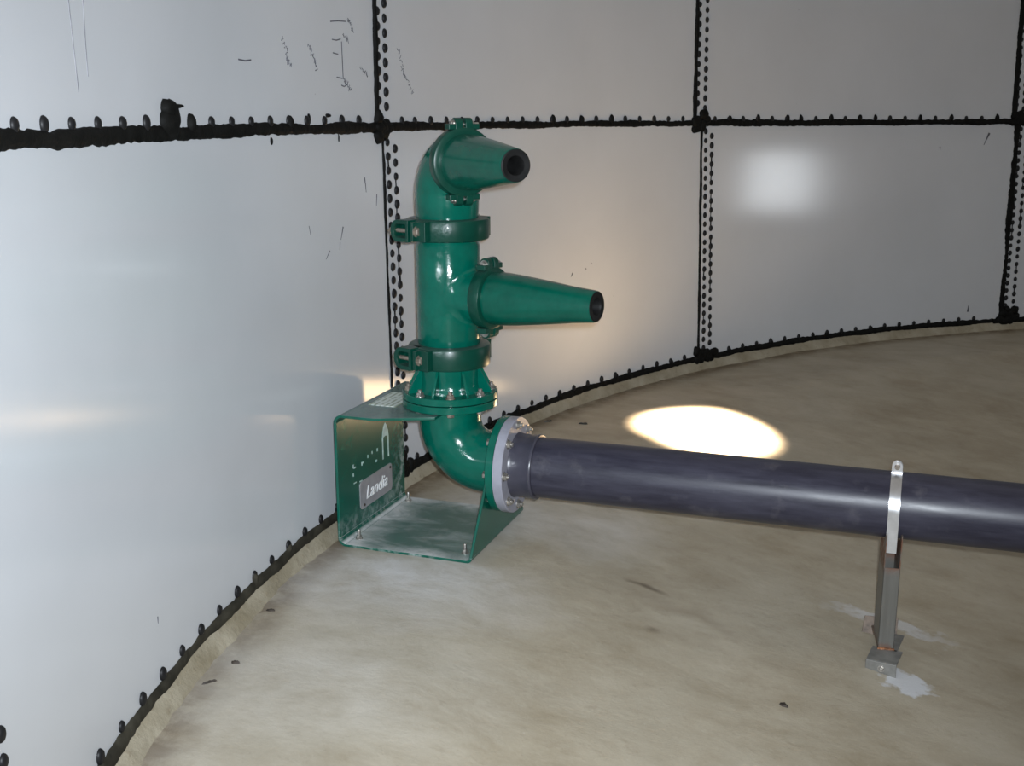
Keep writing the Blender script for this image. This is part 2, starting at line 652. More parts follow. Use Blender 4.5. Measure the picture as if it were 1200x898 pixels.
def bead(bm, path, w, seed, thick=.007, rough=.25, drip=0.0, n_sub=1):
    """path: list of (angle, z); ribbon of half-width w with ragged edges, domed section"""
    rd = random.Random(seed)
    pts = []
    step = .011
    for (a0, z0), (a1, z1) in zip(path, path[1:]):
        L = math.hypot((a1 - a0) * R, z1 - z0)
        m = max(1, int(L / step))
        for i in range(m):
            t = i / m
            pts.append((a0 + (a1 - a0) * t, z0 + (z1 - z0) * t))
    pts.append(path[-1])
    K = len(pts)
    e1 = [rd.gauss(0, 1) for _ in range(K + 40)]
    e2 = [rd.gauss(0, 1) for _ in range(K + 40)]
    e3 = [rd.gauss(0, 1) for _ in range(K + 40)]

    def s_(e, k, v):
        return sum(e[k + i] for i in range(v)) / v ** .5
    prev = None
    for k, (a, z) in enumerate(pts):
        if 0 < k < K - 1:
            da = (pts[k + 1][0] - pts[k - 1][0]) * R
            dz = pts[k + 1][1] - pts[k - 1][1]
        elif k == 0:
            da, dz = (pts[1][0] - a) * R, pts[1][1] - z
        else:
            da, dz = (a - pts[k - 1][0]) * R, z - pts[k - 1][1]
        L = math.hypot(da, dz) or 1
        na, nz = -dz / L, da / L
        wa = w * (1 + rough * (.6 * s_(e1, k, 13) + .30 * s_(e1, k + 12, 2)))
        wb = w * (1 + rough * (.6 * s_(e2, k, 13) + .30 * s_(e2, k + 12, 2)))
        wa, wb = max(wa, w * .35), max(wb, w * .35)
        th = thick * (1 + .30 * s_(e3, k, 17))
        th = max(th, thick * .4)
        row = []
        for u_, h_ in ((-1, -.001), (-.85, .6), (-.3, 1.0), (.3, 1.0), (.85, .6), (1, -.001)):
            ww = wa if u_ > 0 else wb
            row.append(bm.verts.new(W(a + na * u_ * ww / R, z + nz * u_ * ww, th * h_ if h_ > 0 else h_)))
        if prev:
            for i in range(5):
                bm.faces.new((prev[i], row[i], row[i + 1], prev[i + 1]))
        else:
            bm.faces.new(row)
        prev = row
    bm.faces.new(prev[::-1])


def blob(bm, a, z, rw, rh, seed, th=.016):
    """lumpy smear of sealant pressed on the wall"""
    rd = random.Random(seed)
    n = 18
    ph = [rd.uniform(.68, 1.3) for _ in range(n)]
    ph = [(ph[k] + ph[(k + 1) % n] * .5 + ph[k - 1] * .5) / 2 for k in range(n)]
    ringsb = []
    for f, h in ((1, -.001), (.9, .55), (.55, .95)):
        ringsb.append([bm.verts.new(W(a + math.cos(2 * PI * k / n) * rw * f * ph[k] / R, z + math.sin(2 * PI * k / n) * rh * f * ph[k], h * th if h > 0 else h)) for k in range(n)])
    c = bm.verts.new(W(a, z, th))
    for A, B in zip(ringsb, ringsb[1:]):
        for k in range(n):
            j = (k + 1) % n
            bm.faces.new((A[k], A[j], B[j], B[k]))
    for k in range(n):
        bm.faces.new((ringsb[-1][k], ringsb[-1][(k + 1) % n], c))


PB = .021458          # angular bolt pitch along the horizontal joints
# --- horizontal joints: sealant + caps, one set per sheet column
hz = [
    (wall_left, SEAM[0] - DA, .7735, [.39996 + PB * k for k in range(-3, 17)], [.41736 + PB * k for k in range(-4, 17)], .0190, .0215),
    (wall_centre, .7735, 1.2215, [.7995] + [.81668 + PB * k for k in range(0, 19)], [.93838 + PB * k for k in range(-6, 14)], .0165, .0180),
    (wall_right, 1.2215, 1.678, [1.2506, 1.2712] + [1.29254 + PB * k for k in range(0, 18)], [1.2644] + [1.28594 + PB * k for k in range(0, 18)], .0190, .0190),
    (wall_far, 1.678, SEAM[2] + DA, [1.71 + PB * k for k in range(1, 8)], [1.715 + PB * k for k in range(1, 8)], .019, .019),
]
for i, (wl, a0, a1, tops, bots, wt, wb_) in enumerate(hz):
    bm = NB()
    zz = [ZS + .002, ZS + .004, ZS + .002, ZS - .003, ZS - .006][i:i + 2]
    path = [(a0 + (a1 - a0) * k / 30, zz[0] + (zz[1] - zz[0]) * k / 30) for k in range(31)]
    bead(bm, path, wt, 20 + i, .010, .20)
    # smears that climb over some of the caps
    rd = random.Random(60 + i)
    for a in tops:
        if rd.random() < (.22 if i != 2 else .38):
            blob(bm, a + rd.uniform(-.001, .001), ZS + .024, .013, .024, rd.randint(0, 999), .018)
    if i == 0:
        blob(bm, .3999 + 6 * PB + .001, ZS + .030, .046, .050, 5, .022)
        blob(bm, .3999 + 6 * PB - .0005, ZS + .064, .034, .026, 8, .024)
        blob(bm, .3999 + 6 * PB + .009, ZS + .070, .034, .006, 9, .016)
        blob(bm, .6815, ZS + .034, .006, .020, 14, .008)
        blob(bm, .7045, ZS + .046, .010, .007, 15, .014)
        blob(bm, .6365, ZS - .030, .007, .012, 16, .006)
        blob(bm, .7175, ZS - .030, .003, .014, 17, .004)
    link('sealant_bead', bm, M['seal'], wl, 50)
    for a in tops:
        cap(a, ZS + .029 - .003 * i, wl)
    bm = NB()
    zb0 = [.050, .060, .062, .062, .062][i]
    zb1 = [.058, .062, .062, .062, .062][i]
    path = [(a0 + (a1 - a0) * k / 30, zb0 + (zb1 - zb0) * k / 30) for k in range(31)]
    bead(bm, path, wb_, 40 + i, .011, .22)
    rd = random.Random(80 + i)
    for a in bots:
        if rd.random() < (.10 if i == 0 else .3):
            blob(bm, a + rd.uniform(-.0015, .0015), .080, .012, .020, rd.randint(0, 999), .015)
    link('sealant_bead', bm, M['seal_dusty'] if i == 0 else M['seal'], wl, 50)
    for a in bots:
        cap(a, .09, wl)

# --- vertical lap joints
PV = .0530
vs = [
    # lower edge line (angle at z=.05, at z=1.43), upper edge line, lower caps, upper caps, widths
    dict(lo=(.7779, .7736), up=(.7672, .7679), w=(.0075, .0150), c1=(.7875, .7793), c2=(.7945, .7891), z1=1.387, z2=1.362, u1=.7705, u2=.7795, uz1=1.541, uz2=1.519),
    dict(lo=(1.2392, 1.2312), up=(1.2207, 1.2175), w=(.0085, .0160), c1=(1.2469, 1.2375), c2=(1.2565, 1.2464), z1=1.396, z2=1.369, u1=1.2245, u2=1.2352, uz1=1.552, uz2=1.526),
    dict(lo=(1.6890, 1.6855), up=(1.6800, 1.6745), w=(.0230, .0200), c1=(1.6938, 1.6906), c2=(1.7046, 1.7000), z1=1.39, z2=1.363, u1=1.6820, u2=1.6915, uz1=1.55, uz2=1.523),
]
for i, d in enumerate(vs):
    bm = NB()
    bead(bm, [(d['lo'][0], .05), (d['lo'][1], ZS - .01)], d['w'][0], 100 + i, .008, .22 if i < 2 else .30)
    rd = random.Random(120 + i)
    ju = .5 * (d['up'][0] + d['lo'][1])
    # joint lumps top and bottom
    for k in range(9):
        blob(bm, ju + rd.uniform(-.004, .013), ZS + rd.uniform(-.03, .05), rd.uniform(.024, .042), rd.uniform(.022, .038), rd.randint(0, 9999), .02)
    for k in range(15):
        blob(bm, d['lo'][0] + rd.uniform(-.004, .024), .066 + rd.uniform(-.02, .075) * (1 if k < 8 else .4), rd.uniform(.022, .046), rd.uniform(.022, .038), rd.randint(0, 9999), .02)
    tr = link('trim_%d' % (i + 1), bm, M['seal'], None, 50)
    tr['kind'] = 'structure'
    tr['label'] = ['bolted vertical lap joint behind the green riser', 'bolted vertical lap joint in the middle of the wall', 'bolted vertical lap joint at the right edge'][i]
    bm = NB()
    bead(bm, [(d['up'][0], ZS), (d['up'][1], 2.5)], d['w'][1], 140 + i, .010, .18)
    link('sealant_bead', bm, M['seal'], tr, 50)
    # thin strings of sealant between some caps
    bm = NB()
    for (ca, z0, zn) in ((d['c2'], d['z2'], 22), (d['c1'], d['z1'], 22)):
        for k in range(zn):
            if rd.random() < (.45 if ca is d['c2'] else .15):
                za = z0 - PV * k
                a_ = ca[0] + (ca[1] - ca[0]) * (za - .05) / 1.38
                bead(bm, [(a_, za), (a_ + rd.uniform(-.0006, .0006), za - PV)], .0036, rd.randint(0, 9999), .004, .3)
    link('sealant_string', bm, M['seal'], tr, 50)
    for (ca, z0) in ((d['c1'], d['z1']), (d['c2'], d['z2'])):
        k = 0
        while z0 - PV * k > .11:
            z = z0 - PV * k
            cap(ca[0] + (ca[1] - ca[0]) * (z - .05) / 1.38, z, tr)
            k += 1
    for ua, z0 in ((d['u1'], d['uz1']), (d['u2'], d['uz2'])):
        for k in range(17):
            cap(ua + (d['up'][1] - d['up'][0]) * (PV * k), z0 + PV * k, tr)
# two caps of the next lap joint, low at the left edge
for a, z in ((.3450, .350), (.3455, .403), (.3453, .297)):
    cap(a, z, wall_left)


# --- marker and pencil strokes, black flecks on the sheets
def stroke(bm, pts, w, taper=False):
    prev = None
    K = len(pts)
    for k, (a, z) in enumerate(pts):
        a0, z0 = pts[max(0, k - 1)]
        a1, z1 = pts[min(K - 1, k + 1)]
        da, dz = (a1 - a0) * R, z1 - z0
        L = math.hypot(da, dz) or 1
        ww = w * (1 - .8 * k / (K - 1) if taper else 1)
        row = [bm.verts.new(W(a + s * (-dz / L) * ww / R, z + s * (da / L) * ww, .0012)) for s in (-1, 1)]
        row += [bm.verts.new(W(a + s * (-dz / L) * ww / R, z + s * (da / L) * ww, -.001)) for s in (1, -1)]
        if prev:
            for i in range(4):
                bm.faces.new((prev[i], row[i], row[(i + 1) % 4], prev[(i + 1) % 4]))
        else:
            bm.faces.new(row)
        prev = row
    bm.faces.new(prev[::-1])


def scribble(bm, path, n, size, w, seed):
    """illegible hand lettering: small crooked strokes strung along path"""
    rd = random.Random(seed)
    for k in range(n):
        t = k / max(1, n - 1) * (len(path) - 1)
        i = min(int(t), len(path) - 2)
        f = t - i
        a = path[i][0] + (path[i + 1][0] - path[i][0]) * f
        z = path[i][1] + (path[i + 1][1] - path[i][1]) * f
        p = []
        for q in range(rd.randint(3, 4)):
            p.append((a + rd.uniform(-1, 1) * size / R, z + rd.uniform(-1, 1) * size * .9))
        stroke(bm, p, w * rd.uniform(.6, 1.2))


bm = NB()
for p in ([(.6048, 1.644), (.6122, 1.642), (.6187, 1.646)],):
    stroke(bm, p, .0022)
for p in ([(.7129, 1.797), (.7223, 1.803), (.7317, 1.805)], [(.7141, 1.739), (.7194, 1.738), (.7246, 1.744)],
          [(.7145, 1.695), (.7208, 1.692)], [(.7182, 1.615), (.725, 1.612)], [(.7256, 1.736), (.7261, 1.61)],
          [(.7236, 1.589), (.7270, 1.585), (.7311, 1.593)]):
    stroke(bm, p, .0019)
for path, n, sd in (([(.6555, 1.721), (.658, 1.696), (.6595, 1.673), (.6608, 1.65), (.664, 1.645)], 12, 1),
                    ([(.686, 1.708), (.6887, 1.682), (.6915, 1.666), (.6941, 1.64)], 12, 2),
                    ([(.7339, 1.815), (.7369, 1.799), (.7398, 1.78)], 8, 3), ([(.729, 1.76), (.7335, 1.74)], 6, 4),
                    ([(.727, 1.605), (.7321, 1.592), (.7351, 1.574)], 9, 5), ([(.749, 1.652), (.7563, 1.629)], 6, 6)):
    scribble(bm, path, n, .011, .0009, sd)
link('marker_writing', bm, M['mark'], wall_left, 0)
bm = NB()
scribble(bm, [(.7968, 1.731), (.801, 1.694), (.8028, 1.647), (.8093, 1.617), (.8157, 1.569)], 17, .012, .0009, 9)
link('marker_writing', bm, M['mark'], wall_centre, 0)
bm = NB()
for p in ([(.4499, 1.76), (.4499, 1.719), (.4507, 1.626), (.4516, 1.534)], [(.4616, 1.76), (.4616, 1.726), (.4606, 1.638), (.4603, 1.568)]):
    stroke(bm, p, .0010)
link('pencil_line', bm, M['pencil'], wall_left, 0)
bm = NB()
for p, w in (([(.7488, 1.265), (.7498, 1.24), (.7505, 1.21)], .0032), ([(.7643, 1.197), (.7632, 1.153)], .0022), ([(.7193, 1.1), (.7159, 1.056)], .0032),
             ([(.7147, 1.048), (.7138, 1.02)], .0018), ([(.7013, 1.026), (.6961, 1.0)], .0024), ([(.6767, 1.126), (.6783, 1.094)], .0012), ([(.4819, 0.248), (.4818, 0.23)], .0022)):
    stroke(bm, p, w, True)
link('sealant_smear', bm, M['mark'], wall_left, 0)
bm = NB()
stroke(bm, [(1.0425, .699), (1.0399, .682)], .005, True)
for a, z in ((1.062, .712), (1.070, .735), (.866, 1.33), (.872, 1.31)):
    stroke(bm, [(a, z), (a + .0008, z - .006)], .003)
link('sealant_smear', bm, M['mark'], wall_centre, 0)
bm = NB()
stroke(bm, [(1.6484, 1.364), (1.6421, 1.285)], .008, True)
stroke(bm, [(1.5814, 1.278), (1.582, 1.255)], .005, True)
stroke(bm, [(1.6415, .14), (1.6415, .185)], .008, True)
link('sealant_smear', bm, M['mark'], wall_right, 0)

# ------------------------------------------------------------------ the green nozzle stand
unit = empty('mixing_nozzle_stand', (OX, OY, 0), TH, 'green painted upright pipe with two cone nozzles on a plate bracket by the tank wall', 'nozzle stand')
PZ = .2816
T = .010

# bracket: top plate, upright, bottom plate, gusset, joined by bent corners
bm = NB()
XL, ZT, YB = -.325, .482, .27
rb = .030
top = [(XL + rb, -YB), (-.172, -YB), (.022, -.188), (.022, .188), (-.172, YB), (XL + rb, YB)]
prism(bm, [(x, y, ZT - T) for x, y in top], (0, 0, T))
box(bm, (XL + T / 2, 0, (rb + ZT - rb) / 2), T, 2 * YB, ZT - 2 * rb)
box(bm, ((XL + rb + .165) / 2, 0, T / 2), .165 - XL - rb, 2 * YB, T)


def bend(bm, cx, cz, a0, a1, ro, y0, y1, t=T, n=8):
    rows = []
    for k in range(n + 1):
        a = a0 + (a1 - a0) * k / n
        c, s = math.cos(a), math.sin(a)
        rows.append([bm.verts.new((cx + c * r, y, cz + s * r)) for r, y in ((ro, y0), (ro, y1), (ro - t, y1), (ro - t, y0))])
    for A, B in zip(rows, rows[1:]):
        for i in range(4):
            bm.faces.new((A[i], B[i], B[(i + 1) % 4], A[(i + 1) % 4]))
    bm.faces.new(rows[0])
    bm.faces.new(rows[-1][::-1])


bend(bm, XL + rb, ZT - rb, PI / 2, PI, rb, -YB, YB)
bend(bm, XL + rb, rb, PI, 1.5 * PI, rb, -YB, YB)
XG = .184
bend(bm, XG - .019, .019, 1.5 * PI, 2 * PI, .019, -YB, YB)
arc = [(.10 * math.cos(t) * 1.02, PZ + .10 * math.sin(t) * 1.02) for t in [PI * 1.18 + (PI * .64) * k / 14 for k in range(15)]]
gus = [(-YB, .019), (YB, .019), (.115, .245)] + [(y, z) for y, z in reversed(arc)] + [(-.115, .245)]
prism(bm, [(XG - T, y, z) for y, z in gus], (T, 0, 0))
brk = link('base_bracket', bm, M['base'], unit, 40, .0018)

# nameplate, paper label; pale decals stand in for the see-through cut-out emblem
bm = NB()
ny0, ny1, nz0, nz1, cr = -.115, .152, .080, .188, .018
pl = []
for cx, cz, a0 in ((ny1 - cr, nz1 - cr, 0), (ny0 + cr, nz1 - cr, 90), (ny0 + cr, nz0 + cr, 180), (ny1 - cr, nz0 + cr, 270)):
    for k in range(6):
        a = math.radians(a0 + 18 * k)
        pl.append((XL + T, cx + cr * math.cos(a), cz + cr * math.sin(a)))
prism(bm, pl, (.003, 0, 0))
npl = link('nameplate', bm, M['plate'], brk, 40, .0006)
npl['label'] = 'grey metal nameplate'


def text_mesh(name, body, size, shear, mat, parent, mtx, ext=.0008):
    cu = bpy.data.curves.new(name, 'FONT')
    cu.body = body
    cu.size = size
    cu.shear = shear
    cu.extrude = ext
    cu.align_x = 'CENTER'
    cu.align_y = 'CENTER'
    to = bpy.data.objects.new(name + '_src', cu)
    COL.objects.link(to)
    dg = bpy.context.evaluated_depsgraph_get()
    me = bpy.data.meshes.new_from_object(to.evaluated_get(dg))
    bpy.data.objects.remove(to)
    bpy.data.curves.remove(cu)
    me.name = name
    me.transform(mtx)
    me.materials.clear()
    me.materials.append(mat)
    o = bpy.data.objects.new(name, me)
    COL.objects.link(o)
    o.parent = parent
    return o


# plate faces +X; reading direction is +Y, up is +Z
mt = Matrix(((0, 0, 1, XL + T + .0038), (1, 0, 0, .018), (0, 1, 0, .131), (0, 0, 0, 1)))
text_mesh('lettering', 'Landia', .070, .30, M['letter'], npl, mt)
for y, z in ((-.085, .093), (.135, .172)):
    bm = NB()
    lathe(bm, [(.0055, 0), (.0045, .003), (0, .0042)], (XL + T + .003, y, z), (1, 0, 0), 12)
    link('rivet', bm, M['chip'], npl, 40)
bm = NB()
ex = XL + T
# pointed arch: two legs and a filled tip
yc, hw = .107, .027
outl = [(yc - hw, .218), (yc - hw, .300), (yc - hw * .85, .322), (yc - hw * .5, .343), (yc, .356), (yc + hw * .5, .343), (yc + hw * .85, .322), (yc + hw, .300), (yc + hw, .218),
        (yc + hw - .007, .218), (yc + hw - .008, .302), (yc, .305), (yc - hw + .008, .302), (yc - hw + .007, .218)]
vsF = [bm.verts.new((ex + .0012, y, z)) for y, z in outl]
bm.faces.new(vsF)
r_ = bmesh.ops.extrude_face_region(bm, geom=list(bm.faces))
for v in [g for g in r_['geom'] if isinstance(g, bmesh.types.BMVert)]:
    v.co.x -= .0015
emb = link('cutout_emblem_decal', bm, M['cutout_decal'], brk, 0)
emb['label'] = 'pale pointed arch emblem'
for y, z, dy, dz in ((-.156, .262, .006, .010), (-.146, .254, .010, .004), (-.09, .252, .004, .010), (-.080, .254, .008, .004), (-.041, .266, .004, .009), (-.006, .271, .004, .008), (.037, .269, .006, .009),
                     (.027, .229, .007, .007), (-.158, .230, .004, .009), (-.147, .197, .013, .003), (-.102, .190, .013, .003)):
    bm = NB()
    box(bm, (ex + .0003, y, z), .0016, dy * 1.5, dz * 1.3)
    link('cutout_stroke_decal', bm, M['cutout_decal'], brk, 0)
bm = NB()
box(bm, (-.218, -.010, ZT + .0008), .105, .195, .0016)
lab = link('paper_label', bm, M['label'], brk, 0)
lab['label'] = 'pale printed paper sticker'
# anchors
for x, y in ((.135, -.208), (-.275, -.205), (-.280, .225), (.135, .21)):
    bm = NB()
    hexbolt(bm, (x, y, T), (0, 0, 1), .0105, .013, .022)
    link('anchor_bolt', bm, M['steel'], brk, 35)

# elbow with its two flanges
bm = NB()
RB = .150
pts = [(0, 0, .486)] + [(0, 0, .47 - .01 * k) for k in range(4)] + \
      [(RB - RB * math.cos(t), 0, PZ + RB - RB * math.sin(t)) for t in [PI / 2 * k / 20 for k in range(0, 21)]] + [(.17, 0, PZ), (.197, 0, PZ)]
sweep(bm, pts, [.110] * len(pts), 56, (0, 1, 0))
elb = link('elbow', bm, M['green'], unit, 45)
FO = .170


def flange_bm(o, ax, s0, s1, ro=FO, ri=.105, n=64):
    bm = NB()
    lathe(bm, [(ri, s0), (ro - .002, s0), (ro, s0 + .002), (ro, s1 - .002), (ro - .002, s1), (ri, s1)], o, ax, n, close=True)
    return bm


link('flange', flange_bm((0, 0, 0), (0, 0, 1), .4845, .5105), M['green'], elb, 35)
link('flange', flange_bm((0, 0, PZ), (1, 0, 0), .193, .2195), M['green'], elb, 35)

# flanged adapter with ribs
bm = NB()
lathe(bm, [(.09, .513), (.118, .513), (.118, .540), (.112, .552), (.108, .57), (.108, .66), (.09, .66)], (0, 0, 0), (0, 0, 1), 56, close=True)
ada = link('flanged_adapter', bm, M['green'], unit, 35)
link('flange', flange_bm((0, 0, 0), (0, 0, 1), .5135, .5380), M['green'], ada, 35)
for k in range(8):
    d = az(-67 + 22.5 + 45 * k)
    t = Vector((-d.y, d.x, 0))
    bm = NB()
    p = [(.100, .537), (.158, .537), (.158, .545), (.114, .625), (.100, .625)]
    prism(bm, [d * r + Vector((0, 0, z)) - t * .0045 for r, z in p], t * .009)
    link('rib', bm, M['green'], ada, 35, .001)
for k in range(8):
    d = az(-67 + 45 * k) * .1475
    bm = NB()
    hexbolt(bm, d + Vector((0, 0, .538)), (0, 0, 1), .0135, .014, .010)
    hexbolt(bm, d + Vector((0, 0, .4845)), (0, 0, -1), .0135, .013, 0)
    cyl(bm, d + Vector((0, 0, .48)), d + Vector((0, 0, .54)), .009, 12)
    link('flange_bolt', bm, M['steel' if k % 3 else 'dullsteel'], ada, 35)

# tee body and branch
BD = -13.0
bz = .880
bd = az(BD)
bm = NB()
lathe(bm, [(.09, .672), (.104, .672), (.104, .700), (.1105, .712), (.1105, 1.052), (.104, 1.064), (.104, 1.112), (.09, 1.112)], (0, 0, 0), (0, 0, 1), 64, close=True)
rows = []
bx = Vector((-bd.y, bd.x, 0))
for k in range(10):
    th = PI / 2 * k / 9
    rho = .0875 + .0205 * (1 - math.sin(th))
    row = []
    for q in range(64):
        a = 2 * PI * q / 64
        yl = rho * math.cos(a)
        s_ = math.sqrt(max(0, .1095 ** 2 - yl ** 2)) + .0205 * (1 - math.cos(th))
        row.append(bm.verts.new(bd * s_ + bx * yl + Vector((0, 0, bz + rho * math.sin(a)))))
    rows.append(row)
rows.append([bm.verts.new(bd * .19 + bx * (.0875 * math.cos(2 * PI * q / 64)) + Vector((0, 0, bz + .0875 * math.sin(2 * PI * q / 64)))) for q in range(64)])
for A, B in zip(rows, rows[1:]):
    for q in range(64):
        j = (q + 1) % 64
        bm.faces.new((A[q], A[j], B[j], B[q]))
bm.faces.new(rows[-1])
tee = link('tee_pipe', bm, M['green'], unit, 40)


def coupling(name, center, axis, ref, ri, ro, w, lug_r, lug_dirs, seg, small=False):
    """two-bolt grooved pipe coupling: ring, two lugs, two bolts"""
    ax = Vector(axis).normalized()
    bm = NB()
    h = w / 2
    e = .006
    lathe(bm, [(ri, -h), (ro - e * 1.6, -h), (ro - e * .4, -h + e * .5), (ro, -h + e * 1.4), (ro, h - e * 1.4), (ro - e * .4, h - e * .5), (ro - e * 1.6, h), (ri, h)], center, ax, 64, close=True)
    root = link(name, bm, M['green_flat'], unit, 30)
    for dv in lug_dirs:
        d = Vector(dv).normalized()
        t = ax.cross(d).normalized()            # tangential
        if t.dot(ref) < 0:
            t = -t
        c = Vector(center)
        bm = NB()
        if not small:
            # open D-shaped pocket on the far half
            def stad(sc_t, sc_a, t0, t1):
                rr_ = sc_a
                out = []
                for k in range(9):
                    a = PI / 2 + PI * k / 8
                    out.append((t0 + rr_ * .85 + rr_ * .85 * math.cos(a), rr_ * math.sin(a)))
                out += [(t1, -sc_a), (t1, sc_a)]
                return out
            oo = stad(0, h * 1.0, -.100, -.014)
            ii = stad(0, h * .62, -.084, -.026)
            A = [bm.verts.new(c + d * (ro * .80) + t * x + ax * y) for x, y in oo]
            B = [bm.verts.new(c + d * (lug_r + .018) + t * x + ax * y) for x, y in oo]
            Ci = [bm.verts.new(c + d * (lug_r + .018) + t * x + ax * y) for x, y in ii]
            Di = [bm.verts.new(c + d * (lug_r - .022) + t * x + ax * y) for x, y in ii]
            nn = len(oo)
            for k in range(nn):
                j = (k + 1) % nn
                bm.faces.new((A[k], A[j], B[j], B[k]))
                bm.faces.new((B[k], B[j], Ci[j], Ci[k]))
                bm.faces.new((Ci[k], Ci[j], Di[j], Di[k]))
            bm.faces.new(Di)
            bm.faces.new(A[::-1])
            # pad of the near half
            box(bm, c + d * (ro * .92 + lug_r) / 2 + t * .004, .014, (lug_r + .020 - ro * .8), w * .86, t, d, ax)
            box(bm, c + d * (ro + .004) + t * .028, .05, .026, w * .9, t, d, ax)
        else:
            for s in (-1, 1):
                P2 = []
                for k in range(9):
                    a = PI * k / 8
                    P2.append((.021 * math.cos(a) * (w / .05), lug_r + .004 + .018 * math.sin(a)))
                P2 = [(w * .42, ro * .86)] + P2 + [(-w * .42, ro * .86)]
                prism(bm, [c + ax * x + d * y + t * (s * .005 + (0 if s > 0 else -.026)) for x, y in P2], t * .026)
                box(bm, c + d * (ro + .001) + t * (s * .038), .034, .018, w * .8, t, d, ax)
        lug = link('lug', bm, M['green_flat'], root, 35, .0022)
        bm = NB()
        if not small:
            cyl(bm, c + d * lug_r - t * .118, c + d * lug_r + t * .016, .0072, 14)
            hexbolt(bm, c + d * lug_r + t * .011, t, .0150, .016)
            hexbolt(bm, c + d * lug_r - t * .100, -t, .0125, .012)
        else:
            cyl(bm, c + d * lug_r - t * .045, c + d * lug_r + t * .058, .0068, 14)
            hexbolt(bm, c + d * lug_r - t * .031, -t, .0125, .012)
            hexbolt(bm, c + d * lug_r + t * .031, t, .0120, .012, .012)
        link('clamp_bolt', bm, M['dullsteel' if not small else 'steel'], lug, 35)
    return root


imr = az(23)
coupling('pipe_coupling', (0, 0, .668), (0, 0, 1), imr, .104, .1440, .078, .158, [az(-112), az(68)], 0)
coupling('pipe_coupling', (0, 0, 1.108), (0, 0, 1), imr, .104, .1440, .074, .158, [az(-112), az(68)], 0)

# top elbow
UD = -43.0
ud = az(UD)
uz = 1.336
bm = NB()
RT = .118
pts = [(0, 0, 1.105), (0, 0, 1.14), (0, 0, 1.17), (0, 0, 1.20)]
rad = [.106, .106, .1085, .1095]
for k in range(0, 21):
    t = PI / 2 * k / 20
    p = ud * (RT - RT * math.cos(t)) + Vector((0, 0, uz - RT + RT * math.sin(t)))
    pts.append(tuple(p))
    rad.append(.1095 - .014 * (k / 20) ** 1.5)
pts.append(tuple(ud * .15 + Vector((0, 0, uz))))
rad.append(.0935)
bm2 = bm
sweep(bm2, pts, rad, 56, (1, 0, 0))
link('top_elbow', bm2, M['green'], unit, 45)

up_t = ud.cross(Vector((0, 0, 1)))
coupling('nozzle_coupling', tuple(bd * .172 + Vector((0, 0, bz))), bd, az(77), .085, .1070, .046, .116, [Vector((0, 0, 1)), Vector((0, 0, -1))], 0, True)
coupling('nozzle_coupling', tuple(ud * .128 + Vector((0, 0, uz))), ud, az(47), .088, .1130, .046, .121, [Vector((0, 0, 1)), Vector((0, 0, -1))], 0, True)


def nozzle(o, d, L):
    d = Vector(d).normalized()
    bm = NB()
    lathe(bm, [(.075, 0), (.0895, 0), (.0905, .012), (.0895, .055), (.086, .095), (.079, .16), (.0705, .23), (.060, .31), (.0525, L - .008), (.0505, L), (.0445, L), (.0445, L - .05), (.075, .02)], o, d, 64, close=True)
    nz = link('nozzle', bm, M['green_nozzle'], unit, 30)
    bm = NB()
    lathe(bm, [(.0495, L - .003), (.0495, L + .002), (.046, L + .0035), (.030, L + .001), (.0265, L - .006), (.0235, L - .11), (0, L - .11)], o, d, 48)
    tp = link('nozzle_insert', bm, M['rubber'], nz, 30)
    tp['label'] = 'black rubber mouth'
    return nz


nozzle(bd * .190 + Vector((0, 0, bz)), bd + Vector((0, 0, .014)), .396)
nozzle(ud * .135 + Vector((0, 0, uz)), ud + Vector((0, 0, .006)), .372)

# ------------------------------------------------------------------ delivery pipe
pipe = empty('delivery_pipe', tuple(G(.22, 0, PZ)), TH, 'long dark grey plastic pipe running right from the green stand flange', 'pipe')
bm = NB()
PL = 3.9
lathe(bm, [(.092, .06), (.106, .06), (.106, PL), (.092, PL)], (0, 0, 0), (1, 0, 0), 72, close=True)
pb = link('pipe_length', bm, M['pipe'], pipe, 40)
bm = NB()
lathe(bm, [(.10, .030), (.1195, .030), (.1165, .036), (.1125, .045), (.1125, .104), (.1150, .108), (.1155, .114), (.1130, .118), (.106, .1185)], (0, 0, 0), (1, 0, 0), 72)
link('socket_collar', bm, M['tie'], pipe, 40)
bm = NB()
lathe(bm, [(.100, .0005), (.168, .0005), (.170, .0025), (.170, .033), (.168, .0355), (.116, .0355), (.100, .0355)], (0, 0, 0), (1, 0, 0), 72, close=True)
fl = link('backing_flange', bm, M['flange'], pipe, 35)
fl['label'] = 'pale grey flange ring'
for k in range(8):
    a = 2 * PI * k / 8
    y, z = -.146 * math.cos(a), .146 * math.sin(a)
    bm = NB()
    hexbolt(bm, (.0355, y, z), (1, 0, 0), .0135, .013, .007)
    hexbolt(bm, (-.0272, y, z), (-1, 0, 0), .0130, .013, 0)
    cyl(bm, (-.03, y, z), (.04, y, z), .008, 12)
    link('flange_bolt', bm, M['steel'], pipe, 35)

# ------------------------------------------------------------------ pipe support
SX = 1.522
fz = -.205
sup = empty('pipe_support', tuple(G(SX, -.06, fz)), TH, 'grey stainless post with a bright strap holding up the dark pipe', 'pipe support')
# local frame here: x along the pipe, y away, z from the foot; pipe axis at y=.06, z=PZ-fz
PC = Vector((0, .06, PZ - fz))
rot = Matrix.Rotation(math.radians(8), 3, 'Z')
rotf = Matrix.Rotation(math.radians(-9), 3, 'Z')


def rv(x, y, z):
    return rot @ Vector((x, y, z))


def rf(x, y, z):
    return rotf @ Vector((x, y, z)) + Vector((.025, 0, 0)) * (1 if z else 0)


bm = NB()
hw_, dd, tt = .0245, .060, .003
zt, zc, z0 = .405, .318, .046
